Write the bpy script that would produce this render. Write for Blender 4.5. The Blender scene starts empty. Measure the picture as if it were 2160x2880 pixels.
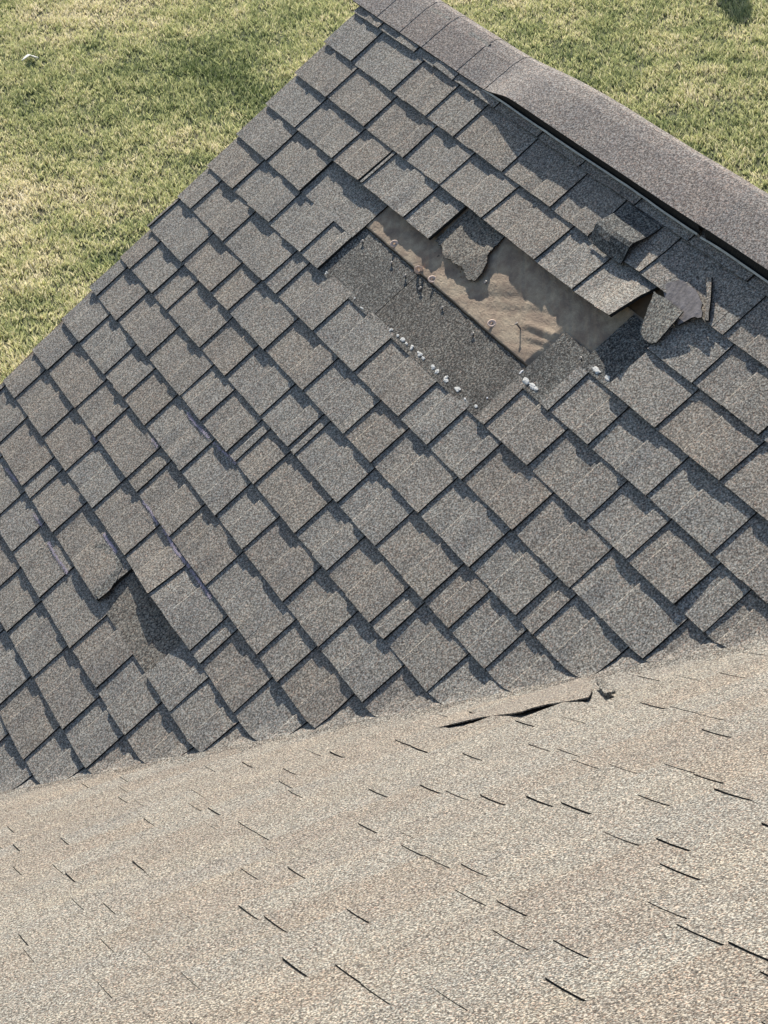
import bpy, bmesh, math, random
import numpy as np
from mathutils import Vector, Euler
R = random.Random(7)
NR = np.random.default_rng(11)
sc = bpy.context.scene
C = sc.collection

# ---------------------------------------------------------------- camera
cam_d = bpy.data.cameras.new('camera'); cam = bpy.data.objects.new('camera', cam_d); C.objects.link(cam)
cam.location = (6.6259, -2.7577, 2.6298)
cam.rotation_euler = (0.99805, 0.08693, 1.13353)
cam_d.sensor_fit = 'VERTICAL'; cam_d.sensor_height = 24.0
cam_d.lens = 24.0 * 6239.65 / 2880.0
cam_d.clip_start = 0.05; cam_d.clip_end = 2000
sc.camera = cam

# ---------------------------------------------------------------- light
PF, PN, CN = 0.585807, 0.541297, -2.337443       # pitch of the wing, pitch of the main roof, main roof offset
SUN = Vector((-4.7, 3*math.cos(PF) - math.sin(PF), 3*math.sin(PF) + math.cos(PF))).normalized()
w = bpy.data.worlds.new('World'); sc.world = w; w.use_nodes = True
nt = w.node_tree
sky = nt.nodes.new('ShaderNodeTexSky'); sky.sky_type = 'NISHITA'; sky.sun_disc = False
sky.sun_elevation = math.asin(SUN.z); sky.sun_rotation = math.atan2(SUN.x, SUN.y)
bg = nt.nodes['Background']; bg.inputs['Strength'].default_value = 0.085
nt.links.new(sky.outputs[0], bg.inputs[0])
sd = bpy.data.lights.new('sun', 'SUN'); sd.energy = 5.0; sd.angle = math.radians(0.5); sd.color = (1.0, 0.92, 0.81)
so = bpy.data.objects.new('sun', sd); C.objects.link(so); so.rotation_euler = SUN.to_track_quat('Z', 'Y').to_euler()
so.location = (0, 0, 12)
sc.view_settings.view_transform = 'Standard'; sc.view_settings.look = 'None'
sc.view_settings.gamma = 1.0; sc.view_settings.use_curve_mapping = False
sc.view_settings.exposure = 0.72

GZ = -4.5                          # level of the lawn
# ---------------------------------------------------------------- materials
def mat(name):
    m = bpy.data.materials.new(name); m.use_nodes = True
    return m, m.node_tree.nodes, m.node_tree.links, m.node_tree.nodes['Principled BSDF']
def N(nodes, t, **kw):
    n = nodes.new(t)
    for k, v in kw.items():
        if k in n.inputs: n.inputs[k].default_value = v
        else: setattr(n, k, v)
    return n
def ramp(nodes, links, src, stops):
    r = nodes.new('ShaderNodeValToRGB')
    e = r.color_ramp.elements
    while len(e) < len(stops): e.new(0.5)
    for el, (p, c) in zip(e, stops):
        el.position = p; el.color = (*c, 1) if len(c) == 3 else c
    links.new(src, r.inputs[0]); return r
def mix(nodes, links, a, b, fac, mode='MIX'):
    m = nodes.new('ShaderNodeMix'); m.data_type = 'RGBA'; m.blend_type = mode
    for sock, v in ((m.inputs[0], fac), (m.inputs[6], a), (m.inputs[7], b)):
        if isinstance(v, (int, float)): sock.default_value = v
        elif isinstance(v, tuple): sock.default_value = (*v, 1)
        else: links.new(v, sock)
    return m.outputs[2]

def granule_mat(name, base, dark, light, fine=430.0, bump=0.9, dist=0.0016, tint=0.22, patch=0.25, mid=150.0, spot=0.0, moss=0.0, warm=(1.10, 0.97, 0.88), stretch=(1.0, 1.0, 1.0)):
    """Ceramic granules bedded in asphalt: a cell per granule, coarser clumps, blotches, per-piece tone."""
    m, nd, lk, bs = mat(name)
    geo = nd.new('ShaderNodeNewGeometry'); pos = geo.outputs['Position']
    oi = nd.new('ShaderNodeObjectInfo')
    vor = N(nd, 'ShaderNodeTexVoronoi', Scale=fine); lk.new(pos, vor.inputs['Vector'])
    bw = nd.new('ShaderNodeSeparateColor'); lk.new(vor.outputs['Color'], bw.inputs[0])
    n1 = N(nd, 'ShaderNodeTexNoise', Scale=mid, Detail=3.0, Roughness=0.7); lk.new(pos, n1.inputs['Vector'])
    f = nd.new('ShaderNodeMath'); f.operation = 'MULTIPLY_ADD'; lk.new(bw.outputs[0], f.inputs[0]); f.inputs[1].default_value = 0.42
    f2 = nd.new('ShaderNodeMath'); f2.operation = 'MULTIPLY_ADD'; lk.new(n1.outputs[0], f2.inputs[0]); f2.inputs[1].default_value = 2.1; f2.inputs[2].default_value = -0.76
    lk.new(f2.outputs[0], f.inputs[2])
    r = ramp(nd, lk, f.outputs[0], [(0.08, dark), (0.47, base), (0.9, light)])
    col = r.outputs[0]
    # hue of the single granules: blue-grey, tan, rust
    hue = ramp(nd, lk, bw.outputs[1], [(0.0, (0.93, 0.99, 1.02)), (0.5, (1, 1, 1)), (0.82, (1.08, 1.0, 0.9)), (1.0, (1.25, 0.92, 0.82))])
    col = mix(nd, lk, col, hue.outputs[0], 0.8, 'MULTIPLY')
    # blotches
    n2 = N(nd, 'ShaderNodeTexNoise', Scale=9.0, Detail=4.0, Roughness=0.6)
    mp = nd.new('ShaderNodeMapping'); mp.inputs['Scale'].default_value = stretch; lk.new(pos, mp.inputs[0]); lk.new(mp.outputs[0], n2.inputs['Vector'])
    lo, hi = 1 - patch, 1 + patch
    bl = ramp(nd, lk, n2.outputs[0], [(0.3, (lo, lo*1.01, lo*1.03)), (0.7, (hi*1.02, hi, hi*0.96))])
    col = mix(nd, lk, col, bl.outputs[0], 1.0, 'MULTIPLY')
    # tone of each piece
    a, b = 1 - tint, 1 + tint
    tn = ramp(nd, lk, oi.outputs['Random'], [(0.0, (a*warm[0], a*warm[1], a*warm[2])), (0.35, (1, 1, 1)), (0.7, (b*.98, b, b*1.02)), (1.0, (b*warm[0]*.93, b*warm[1]*.93, b*warm[2]*.93))])
    col = mix(nd, lk, col, tn.outputs[0], 1.0, 'MULTIPLY')
    if moss:
        n3 = N(nd, 'ShaderNodeTexNoise', Scale=60.0, Detail=3.0); lk.new(pos, n3.inputs['Vector'])
        rr = ramp(nd, lk, n3.outputs[0], [(0.56, (0, 0, 0)), (0.68, (moss, moss, moss))])
        col = mix(nd, lk, col, (0.15, 0.19, 0.13), rr.outputs[0])
    if spot:
        v2 = N(nd, 'ShaderNodeTexVoronoi', Scale=70.0); lk.new(pos, v2.inputs['Vector'])
        s2 = nd.new('ShaderNodeSeparateColor'); lk.new(v2.outputs['Color'], s2.inputs[0])
        m1 = nd.new('ShaderNodeMath'); m1.operation = 'GREATER_THAN'; lk.new(s2.outputs[0], m1.inputs[0]); m1.inputs[1].default_value = 0.965
        m2 = nd.new('ShaderNodeMath'); m2.operation = 'LESS_THAN'; lk.new(v2.outputs['Distance'], m2.inputs[0]); m2.inputs[1].default_value = 0.16
        m3 = nd.new('ShaderNodeMath'); m3.operation = 'MULTIPLY'; lk.new(m1.outputs[0], m3.inputs[0]); lk.new(m2.outputs[0], m3.inputs[1])
        m4 = nd.new('ShaderNodeMath'); m4.operation = 'MULTIPLY'; lk.new(m3.outputs[0], m4.inputs[0]); m4.inputs[1].default_value = spot
        col = mix(nd, lk, col, (0.62, 0.60, 0.54), m4.outputs[0])
    lk.new(col, bs.inputs['Base Color'])
    bs.inputs['Roughness'].default_value = 0.92
    bs.inputs['Specular IOR Level'].default_value = 0.25
    hb = nd.new('ShaderNodeMath'); hb.operation = 'MULTIPLY_ADD'; lk.new(bw.outputs[2], hb.inputs[0]); hb.inputs[1].default_value = 0.45; lk.new(n1.outputs[0], hb.inputs[2])
    bp = N(nd, 'ShaderNodeBump', Strength=bump, Distance=dist); lk.new(hb.outputs[0], bp.inputs['Height'])
    lk.new(bp.outputs[0], bs.inputs['Normal'])
    return m

M_far = granule_mat('weathered_shingle', (0.205, 0.197, 0.180), (0.050, 0.047, 0.044), (0.56, 0.54, 0.49), fine=330, mid=190, bump=0.55, dist=0.0018, tint=0.035, patch=0.10, spot=0.8, warm=(1.02,0.985,0.96))
M_near = granule_mat('sunbleached_shingle', (0.140, 0.132, 0.118), (0.020, 0.018, 0.017), (0.54, 0.52, 0.46), fine=430, mid=250, bump=0.9, dist=0.0015, tint=0.05, patch=0.08, spot=0.3, warm=(1.03,0.985,0.96), stretch=(1.0, 0.22, 1.0))
M_head = granule_mat('unweathered_shingle', (0.085, 0.088, 0.086), (0.012, 0.013, 0.014), (0.36, 0.37, 0.35), fine=330, mid=170, bump=0.8, dist=0.0022, tint=0.04, patch=0.28, spot=0.6)
M_cap = granule_mat('ridge_shingle', (0.185, 0.172, 0.166), (0.04, 0.037, 0.038), (0.52, 0.49, 0.46), fine=330, mid=180, bump=0.6, dist=0.0018, tint=0.015, patch=0.10, warm=(1.02,0.99,0.98))
M_worn = granule_mat('worn_shingle', (0.155, 0.153, 0.143), (0.018, 0.019, 0.019), (0.42, 0.42, 0.38), fine=300, mid=140, bump=1.0, dist=0.0024, tint=0.04, patch=0.25)

def simple(name, col, rough=0.8, noise=0.0, nscale=60, bump=0.0, bdist=0.001, spec=0.3, col2=None):
    m, nd, lk, bs = mat(name)
    geo = nd.new('ShaderNodeNewGeometry')
    n1 = N(nd, 'ShaderNodeTexNoise', Scale=float(nscale), Detail=5.0, Roughness=0.65); lk.new(geo.outputs['Position'], n1.inputs['Vector'])
    c2 = col2 or tuple(c*(1+noise) for c in col); c1 = col if col2 else tuple(c*(1-noise) for c in col)
    r = ramp(nd, lk, n1.outputs[0], [(0.32, c1), (0.68, c2)])
    lk.new(r.outputs[0], bs.inputs['Base Color']); bs.inputs['Roughness'].default_value = rough; bs.inputs['Specular IOR Level'].default_value = spec
    if bump:
        bp = N(nd, 'ShaderNodeBump', Strength=bump, Distance=bdist); lk.new(n1.outputs[0], bp.inputs['Height']); lk.new(bp.outputs[0], bs.inputs['Normal'])
    return m
M_under = simple('shingle_back', (0.24, 0.22, 0.22), 0.85, 0.3, 55, 0.7, 0.003)
M_edge = simple('asphalt_edge', (0.02, 0.022, 0.022), 0.9, 0.4, 200, 0.6, 0.001)
M_deck = simple('roof_sheathing', (0.18, 0.13, 0.08), 0.85, 0.25, 30)
M_seal = simple('weathered_sealant', (0.74, 0.74, 0.70), 0.8, 0.25, 220, 1.0, 0.002)
M_chalk = simple('chalk', (0.52, 0.46, 0.55), 0.95, 0.2, 300)
M_nail = simple('galvanised_nail', (0.16, 0.15, 0.14), 0.5, 0.4, 400, spec=0.5)
M_ring = simple('washer_plastic', (0.85, 0.63, 0.50), 0.6, 0.15, 300)
M_vent = simple('ridge_vent_lip', (0.50, 0.51, 0.47), 0.6, 0.3, 25, 0.3, 0.001, 0.4)
M_louv = simple('ridge_vent_plastic', (0.018, 0.02, 0.021), 0.55, 0.3, 60)
M_board = simple('painted_trim', (0.62, 0.60, 0.56), 0.6, 0.08, 12)
M_siding = simple('vinyl_siding', (0.55, 0.53, 0.48), 0.6, 0.06, 8)
M_paper = simple('white_paper', (0.85, 0.85, 0.86), 0.8, 0.03, 50)
M_wood = simple('aged_wood', (0.20, 0.15, 0.10), 0.85, 0.3, 40)
# felt: brown-grey, fibrous, stained
def felt_mat():
    m, nd, lk, bs = mat('roofing_felt')
    geo = nd.new('ShaderNodeNewGeometry'); pos = geo.outputs['Position']
    n1 = N(nd, 'ShaderNodeTexNoise', Scale=16.0, Detail=6.0, Roughness=0.65); lk.new(pos, n1.inputs['Vector'])
    r = ramp(nd, lk, n1.outputs[0], [(0.30, (0.26, 0.20, 0.155)), (0.45, (0.33, 0.255, 0.19)), (0.62, (0.47, 0.385, 0.28)), (0.78, (0.60, 0.50, 0.37))])
    n2 = N(nd, 'ShaderNodeTexNoise', Scale=350.0, Detail=3.0, Roughness=0.7); lk.new(pos, n2.inputs['Vector'])
    r2 = ramp(nd, lk, n2.outputs[0], [(0.3, (0.82, 0.82, 0.82)), (0.7, (1.15, 1.15, 1.15))])
    col = mix(nd, lk, r.outputs[0], r2.outputs[0], 1.0, 'MULTIPLY')
    lk.new(col, bs.inputs['Base Color']); bs.inputs['Roughness'].default_value = 0.9; bs.inputs['Specular IOR Level'].default_value = 0.2
    mp = nd.new('ShaderNodeMapping'); mp.inputs['Scale'].default_value = (1.0, 1.7, 1.7); lk.new(pos, mp.inputs[0])
    n3 = N(nd, 'ShaderNodeTexNoise', Scale=42.0, Detail=4.0, Roughness=0.55, Distortion=1.2); lk.new(mp.outputs[0], n3.inputs['Vector'])
    bp = N(nd, 'ShaderNodeBump', Strength=0.6, Distance=0.0045); lk.new(n3.outputs[0], bp.inputs['Height'])
    bp2 = N(nd, 'ShaderNodeBump', Strength=0.35, Distance=0.001); lk.new(n2.outputs[0], bp2.inputs['Height']); lk.new(bp.outputs[0], bp2.inputs['Normal'])
    lk.new(bp2.outputs[0], bs.inputs['Normal'])
    return m
M_felt = felt_mat()

def grass_mats():
    def field(nd, lk):
        geo = nd.new('ShaderNodeNewGeometry'); pos = geo.outputs['Position']
        a = N(nd, 'ShaderNodeTexNoise', Scale=0.55, Detail=3.0, Roughness=0.55); lk.new(pos, a.inputs['Vector'])
        b = N(nd, 'ShaderNodeTexNoise', Scale=3.2, Detail=4.0, Roughness=0.65); lk.new(pos, b.inputs['Vector'])
        s = nd.new('ShaderNodeMath'); s.operation = 'MULTIPLY_ADD'; lk.new(a.outputs[0], s.inputs[0]); s.inputs[1].default_value = 1.1
        t = nd.new('ShaderNodeMath'); t.operation = 'MULTIPLY_ADD'; lk.new(b.outputs[0], t.inputs[0]); t.inputs[1].default_value = 0.8; t.inputs[2].default_value = -0.45
        lk.new(t.outputs[0], s.inputs[2]); out = s.outputs[0]
        # worn brownish patches of the lawn
        for cx, cy, rad, amp in ((-6.6, 6.6, 1.2, .22), (-9.1, 0.6, 1.2, .16), (-8.0, 6.2, .8, .12)):
            vd = nd.new('ShaderNodeVectorMath'); vd.operation = 'DISTANCE'; lk.new(pos, vd.inputs[0]); vd.inputs[1].default_value = (cx, cy, GZ)
            mr = nd.new('ShaderNodeMapRange'); mr.interpolation_type = 'SMOOTHSTEP'; mr.inputs[1].default_value = 0.0; mr.inputs[2].default_value = rad; mr.inputs[3].default_value = amp; mr.inputs[4].default_value = 0.0
            lk.new(vd.outputs['Value'], mr.inputs[0])
            ad = nd.new('ShaderNodeMath'); ad.operation = 'ADD'; lk.new(out, ad.inputs[0]); lk.new(mr.outputs[0], ad.inputs[1]); out = ad.outputs[0]
        return geo, out
    m1, nd, lk, bs = mat('lawn_soil')
    _, s = field(nd, lk)
    r = ramp(nd, lk, s, [(0.3, (0.04, 0.06, 0.02)), (0.5, (0.075, 0.085, 0.035)), (0.75, (0.13, 0.11, 0.07))])
    lk.new(r.outputs[0], bs.inputs['Base Color']); bs.inputs['Roughness'].default_value = 1.0
    m2, nd, lk, bs = mat('grass_blade')
    _, s = field(nd, lk)
    at = nd.new('ShaderNodeAttribute'); at.attribute_name = 'tone'
    m = nd.new('ShaderNodeMath'); m.operation = 'MULTIPLY_ADD'; lk.new(at.outputs['Fac'], m.inputs[0]); m.inputs[1].default_value = 0.55; 
    q = nd.new('ShaderNodeMath'); q.operation = 'SUBTRACT'; lk.new(s, q.inputs[0]); q.inputs[1].default_value = 0.26; lk.new(q.outputs[0], m.inputs[2])
    r = ramp(nd, lk, m.outputs[0], [(0.10, (0.12, 0.165, 0.06)), (0.30, (0.32, 0.365, 0.185)), (0.50, (0.58, 0.60, 0.30)), (0.74, (0.80, 0.73, 0.50)), (1.0, (0.95, 0.88, 0.70))])
    lk.new(r.outputs[0], bs.inputs['Base Color']); bs.inputs['Roughness'].default_value = 0.7; bs.inputs['Specular IOR Level'].default_value = 0.2
    tr = nd.new('ShaderNodeBsdfTranslucent'); lk.new(r.outputs[0], tr.inputs[0])
    ms = nd.new('ShaderNodeMixShader'); ms.inputs[0].default_value = 0.35
    lk.new(bs.outputs[0], ms.inputs[1]); lk.new(tr.outputs[0], ms.inputs[2]); lk.new(ms.outputs[0], nd['Material Output'].inputs[0])
    return m1, m2
M_soil, M_blade = grass_mats()

# ---------------------------------------------------------------- helpers
def link(name, verts, faces, mats, parent=None, midx=None, smooth=False, origin=None, label=None, kind=None):
    me = bpy.data.meshes.new(name)
    if origin is None:
        origin = Vector(np.mean(np.array([tuple(v) for v in verts]), axis=0)) if len(verts) else Vector()
    me.from_pydata([tuple(Vector(v) - origin) for v in verts], [], faces)
    for m in (mats if isinstance(mats, (list, tuple)) else [mats]): me.materials.append(m)
    if midx: me.polygons.foreach_set('material_index', midx)
    if smooth: me.polygons.foreach_set('use_smooth', [True]*len(me.polygons))
    me.update()
    o = bpy.data.objects.new(name, me); C.objects.link(o); o.location = origin
    if parent is not None:
        o.parent = parent; o.location = origin - parent.matrix_world.translation if False else origin - Vector(parent.location)
    if label: o['label'] = label
    if kind: o['kind'] = kind
    return o
def empty(name, loc, label, cat):
    o = bpy.data.objects.new(name, None); C.objects.link(o); o.location = loc; o.empty_display_size = 0.2
    o['label'] = label; o['category'] = cat; return o
def tag(o, label, cat): o['label'] = label; o['category'] = cat; return o

E = 0.143; T = 0.0046; A0 = 0.0160
SF, CF, TN = math.sin(PF), math.cos(PF), math.tan(PN)
SN_, CN_ = math.sin(PN), math.cos(PN)
NF = Vector((0, -SF, CF)); NN = Vector((-SN_, 0, CN_))
EN, PHN = 0.1549, -0.04155         # exposure of the near courses and their phase
def zn(x): return TN*x + CN
def zf(y): return y*math.tan(PF)
RV = 0.05
def surf(x, y, h, flatrange):
    """both slopes meet in one rounded trough; courses flatten out into it"""
    d = zf(y) - zn(x)
    z = max(zf(y), zn(x)) + ((RV - abs(d))**2/(4*RV) if abs(d) < RV else 0.0)
    n = NN.lerp(NF, smooth((d + RV)/(2*RV))).normalized()
    a, b, hf = flatrange
    h += (hf - h)*smooth((b - d)/(b - a)) if b > a else (hf - h)*smooth((d - b)/(a - b))
    return Vector((x, y, z)) + n*h
def WF(u, k, h): return surf(u, -k*E*CF, h, (-0.002, 0.045, 0.0185))
def WN(y, a, h): return surf(a*CN_, y, h, (0.004, -0.10, 0.0195))
def smooth(x): x = max(0, min(1, x)); return x*x*(3-2*x)
def clip(verts, faces, midx, side, off):
    """cut a piece along the valley; side +1 keeps the wing side, -1 the main-roof side"""
    ds = [side*(zf(v[1]) - zn(v[0]) - off) for v in verts]
    if min(ds) >= 0: return verts, faces, midx
    if max(ds) <= 0: return None
    bm = bmesh.new(); vs = [bm.verts.new(v) for v in verts]
    for f, mi in zip(faces, midx):
        try: g = bm.faces.new([vs[i] for i in f]); g.material_index = mi
        except ValueError: pass
    # plane in plan: zf(y) - zn(x) = off
    n = Vector((-TN, math.tan(PF), 0)); co = Vector((0, (CN + off)/math.tan(PF), 0))
    n = n*side
    bmesh.ops.bisect_plane(bm, geom=bm.verts[:] + bm.edges[:] + bm.faces[:], plane_co=co, plane_no=n, clear_inner=True, dist=1e-6)
    bm.verts.index_update()
    v = [w_.co.copy() for w_ in bm.verts]; f = [[w_.index for w_ in g.verts] for g in bm.faces]; mi = [g.material_index for g in bm.faces]
    bm.free()
    return (v, f, mi) if f else None

def wob(seed, x, wl=0.05):
    i = math.floor(x/wl); f = x/wl - i; f = f*f*(3-2*f)
    def r(n):
        s = math.sin(n*12.9898 + seed*78.233)*43758.5453; return (s - math.floor(s))*2 - 1
    return r(i)*(1-f) + r(i+1)*f

def piece(W, k, u0, ub, u1, parent, material, lift=None, rowh=None, wav=0.0017, name='shingle', top=None, label=None, clipside=1, clipoff=0.0, nv=4, sag=0.0, jit=0.0012, base=A0, chamfer=0.0050, ext=0.13, hoff=0.0, rev=False, slot=T):
    """one laminated shingle piece: recessed slot u0..ub, raised tooth ub..u1, butt at row k"""
    verts, faces, midx = [], [], []
    vv = [k-1-ext] + [k-1 + i/(nv-1) for i in range(nv)]
    if top is not None: vv = [top + (k-top)*i/nv for i in range(nv+1)]
    lifted = lift is not None and max(lift(u0, 1.0), lift(u1, 1.0)) > 0.004
    lift = lift or (lambda u, f: 0.0)
    tilt = R.gauss(0, 0.0006); sk = R.gauss(0, jit)/E; sk2 = R.gauss(0, jit)/E
    def hh(u, v):
        f = v - (k-1)
        return base + hoff + 2*T*f + tilt*max(f, 0) + lift(u, f) + wav*wob(k*3.1, u, 0.06)*max(0, min(1, f*1.4)) + 0.0005*wob(k*7.7 + 2, u, 0.025)*max(0, f) - sag*math.sin(math.pi*max(0, min(1, f)))
    def strip(a, b, low, rows):
        n = max(2, int((b-a)/0.045) + 1); base_i = len(verts)
        for iv, v in enumerate(rows):
            for iu in range(n):
                t_ = iu/(n-1); u = a + (b-a)*t_
                vvv = v + (sk*(1-t_) + sk2*t_ + 0.006*wob(k*1.7 + a, u, 0.02) if iv == len(rows)-1 else 0)
                verts.append(W(u, vvv, hh(u, v) - low))
        for iv in range(len(rows)-1):
            for iu in range(n-1):
                q = base_i + iv*n + iu
                faces.append([q, q+n, q+n+1, q+1]); midx.append(0)
        # butt wall
        last = base_i + (len(rows)-1)*n; wb = len(verts); thick = (2*T - low) if True else T
        for iu in range(n):
            t_ = iu/(n-1); u = a + (b-a)*t_
            verts.append(W(u, rows[-1] - 0.01 + (sk*(1-t_)+sk2*t_), hh(u, rows[-1]) - 2*T - 0.0006))
        for iu in range(n-1):
            faces.append([last+iu, wb+iu, wb+iu+1, last+iu+1]); midx.append(1)
        return base_i, n
    rows = vv
    if ub > u0 + 0.004:
        strip(u0, ub, slot, rows)
    i0, n = strip(ub + (chamfer if ub > u0 + .004 else 0), u1, 0.0, rows)
    # worn slanting left edge of the tooth
    if ub > u0 + .004:
        s = len(verts)
        for v in rows: verts.append(W(ub + .0004, v, hh(ub, v) - .0013)); verts.append(W(ub, v, hh(ub, v) - slot))
        for iv in range(len(rows)-1):
            a = i0 + iv*n; q = s + 2*iv
            faces.append([q, q+2, a+n, a]); midx.append(0)
            faces.append([q+1, q+3, q+2, q]); midx.append(0)
    # right wall
    s = len(verts)
    for iv, v in enumerate(rows): verts.append(W(u1 - 0.0005, v + (sk2 if iv == len(rows)-1 else 0), hh(u1, v) - 2*T - 0.0015))
    for iv in range(len(rows)-1):
        a = i0 + iv*n + n - 1
        faces.append([a, a+n, s+iv+1, s+iv]); midx.append(1)
    # left wall
    s = len(verts); lo = T if ub > u0 + .004 else 0
    l0 = 0
    for iv, v in enumerate(rows): verts.append(W(u0 + 0.0005, v, hh(u0, v) - 2*T - 0.0015))
    nn_ = (max(2, int((ub-u0)/0.045) + 1)) if ub > u0 + .004 else n
    for iv in range(len(rows)-1):
        a = l0 + iv*nn_
        faces.append([s+iv, s+iv+1, a+nn_, a]); midx.append(1)
    # underside of the pieces that stand off the roof
    if lifted:
        q = len(verts)
        for iv, v in enumerate(rows):
            for iu in range(7):
                u = u0 + (u1-u0)*iu/6; verts.append(W(u, v - (0.01 if iv == len(rows)-1 else 0), hh(u, v) - 2*T - 0.0005))
        for iv in range(len(rows)-1):
            for iu in range(6):
                a = q + iv*7 + iu; faces.append([a, a+1, a+8, a+7]); midx.append(1)
    if clipside:
        res = clip(verts, faces, midx, clipside, clipoff)
        if res is None: return None
        verts, faces, midx = res
    if rev: faces = [f[::-1] for f in faces]
    return link(name, verts, faces, [material, M_edge], parent, midx, label=label)

def sheet(name, W, pts, thick, mats, parent=None, label=None, jag=0.003, sub=3, rough=0.0, flat=0.35, rings3=True):
    """irregular torn sheet: outline of (u, k, h); thickness below; jagged, subdivided"""
    bm = bmesh.new(); out = []
    n = len(pts)
    for i in range(n):
        a, b = pts[i], pts[(i+1) % n]
        for j in range(sub):
            t = j/sub
            jx = (R.random()-.5)*jag if j else 0; jy = (R.random()-.5)*jag/E if j else 0
            out.append((a[0]+(b[0]-a[0])*t + jx, a[1]+(b[1]-a[1])*t + jy, a[2]+(b[2]-a[2])*t))
    cu = sum(p[0] for p in pts)/n; ck = sum(p[1] for p in pts)/n; ch = sum(p[2] for p in pts)/n
    rings = [out]
    if flat < 1.0:                                            # even the sheet out around its mean plane
        A = np.array([[p[0], p[1]*E, 1] for p in out]); hv = np.array([p[2] for p in out]); co = np.linalg.lstsq(A, hv, rcond=None)[0]
        out = [(p[0], p[1], float(q + (p[2]-q)*flat)) for p, q in zip(out, A @ co)]; rings = [out]; ch = float(np.dot(co, [cu, ck*E, 1]))
    for s in (0.66, 0.33):
        rings.append([(cu+(p[0]-cu)*s, ck+(p[1]-ck)*s, ch + (p[2]-ch)*s + (R.random()-.5)*rough) for p in out])
    vs = [[bm.verts.new(W(*p)) for p in r] for r in rings]
    c = bm.verts.new(W(cu, ck, ch))
    m_ = len(out); top = []
    if not rings3: bmesh.ops.delete(bm, geom=[c] + vs[1] + vs[2], context='VERTS'); bmesh.ops.triangulate(bm, faces=[bm.faces.new(vs[0])])
    for r in range(2 if rings3 else 0):
        for i in range(m_):
            j = (i+1) % m_; top.append(bm.faces.new([vs[r][i], vs[r][j], vs[r+1][j], vs[r+1][i]]))
    for i in range(m_ if rings3 else 0): top.append(bm.faces.new([vs[2][i], vs[2][(i+1) % m_], c]))
    lo = [bm.verts.new(W(p[0], p[1], p[2]-thick)) for p in out]
    cl = bm.verts.new(W(cu, ck, ch-thick))
    for i in range(m_):
        j = (i+1) % m_
        f = bm.faces.new([vs[0][j], vs[0][i], lo[i], lo[j]]); f.material_index = 1
        f = bm.faces.new([lo[j], lo[i], cl]); f.material_index = 1
    bmesh.ops.recalc_face_normals(bm, faces=bm.faces[:])
    bm.verts.index_update()
    v = [x.co.copy() for x in bm.verts]; f = [[q.index for q in g.verts] for g in bm.faces]; mi = [g.material_index for g in bm.faces]
    bm.free()
    return link(name, v, f, mats, parent, mi, label=label)

# ---------------------------------------------------------------- ground
GZ = -4.5
def ground():
    xs = np.concatenate([[-900, -300, -100, -40], np.arange(-22, 6.1, 0.5), [20, 60, 200, 900]])
    ys = np.concatenate([[-900, -300, -60, -20], np.arange(-6, 16.1, 0.5), [40, 120, 400, 900]])
    v = []; f = []
    for y in ys:
        for x in xs:
            v.append((x, y, GZ + 0.03*math.sin(x*0.9 + 1)*math.cos(y*0.7)))
    nx = len(xs)
    for j in range(len(ys)-1):
        for i in range(nx-1): f.append([j*nx+i, j*nx+i+1, (j+1)*nx+i+1, (j+1)*nx+i])
    return link('ground', v, f, M_soil, None, smooth=True, origin=Vector((0, 0, 0)), kind='structure')
ground()

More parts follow.
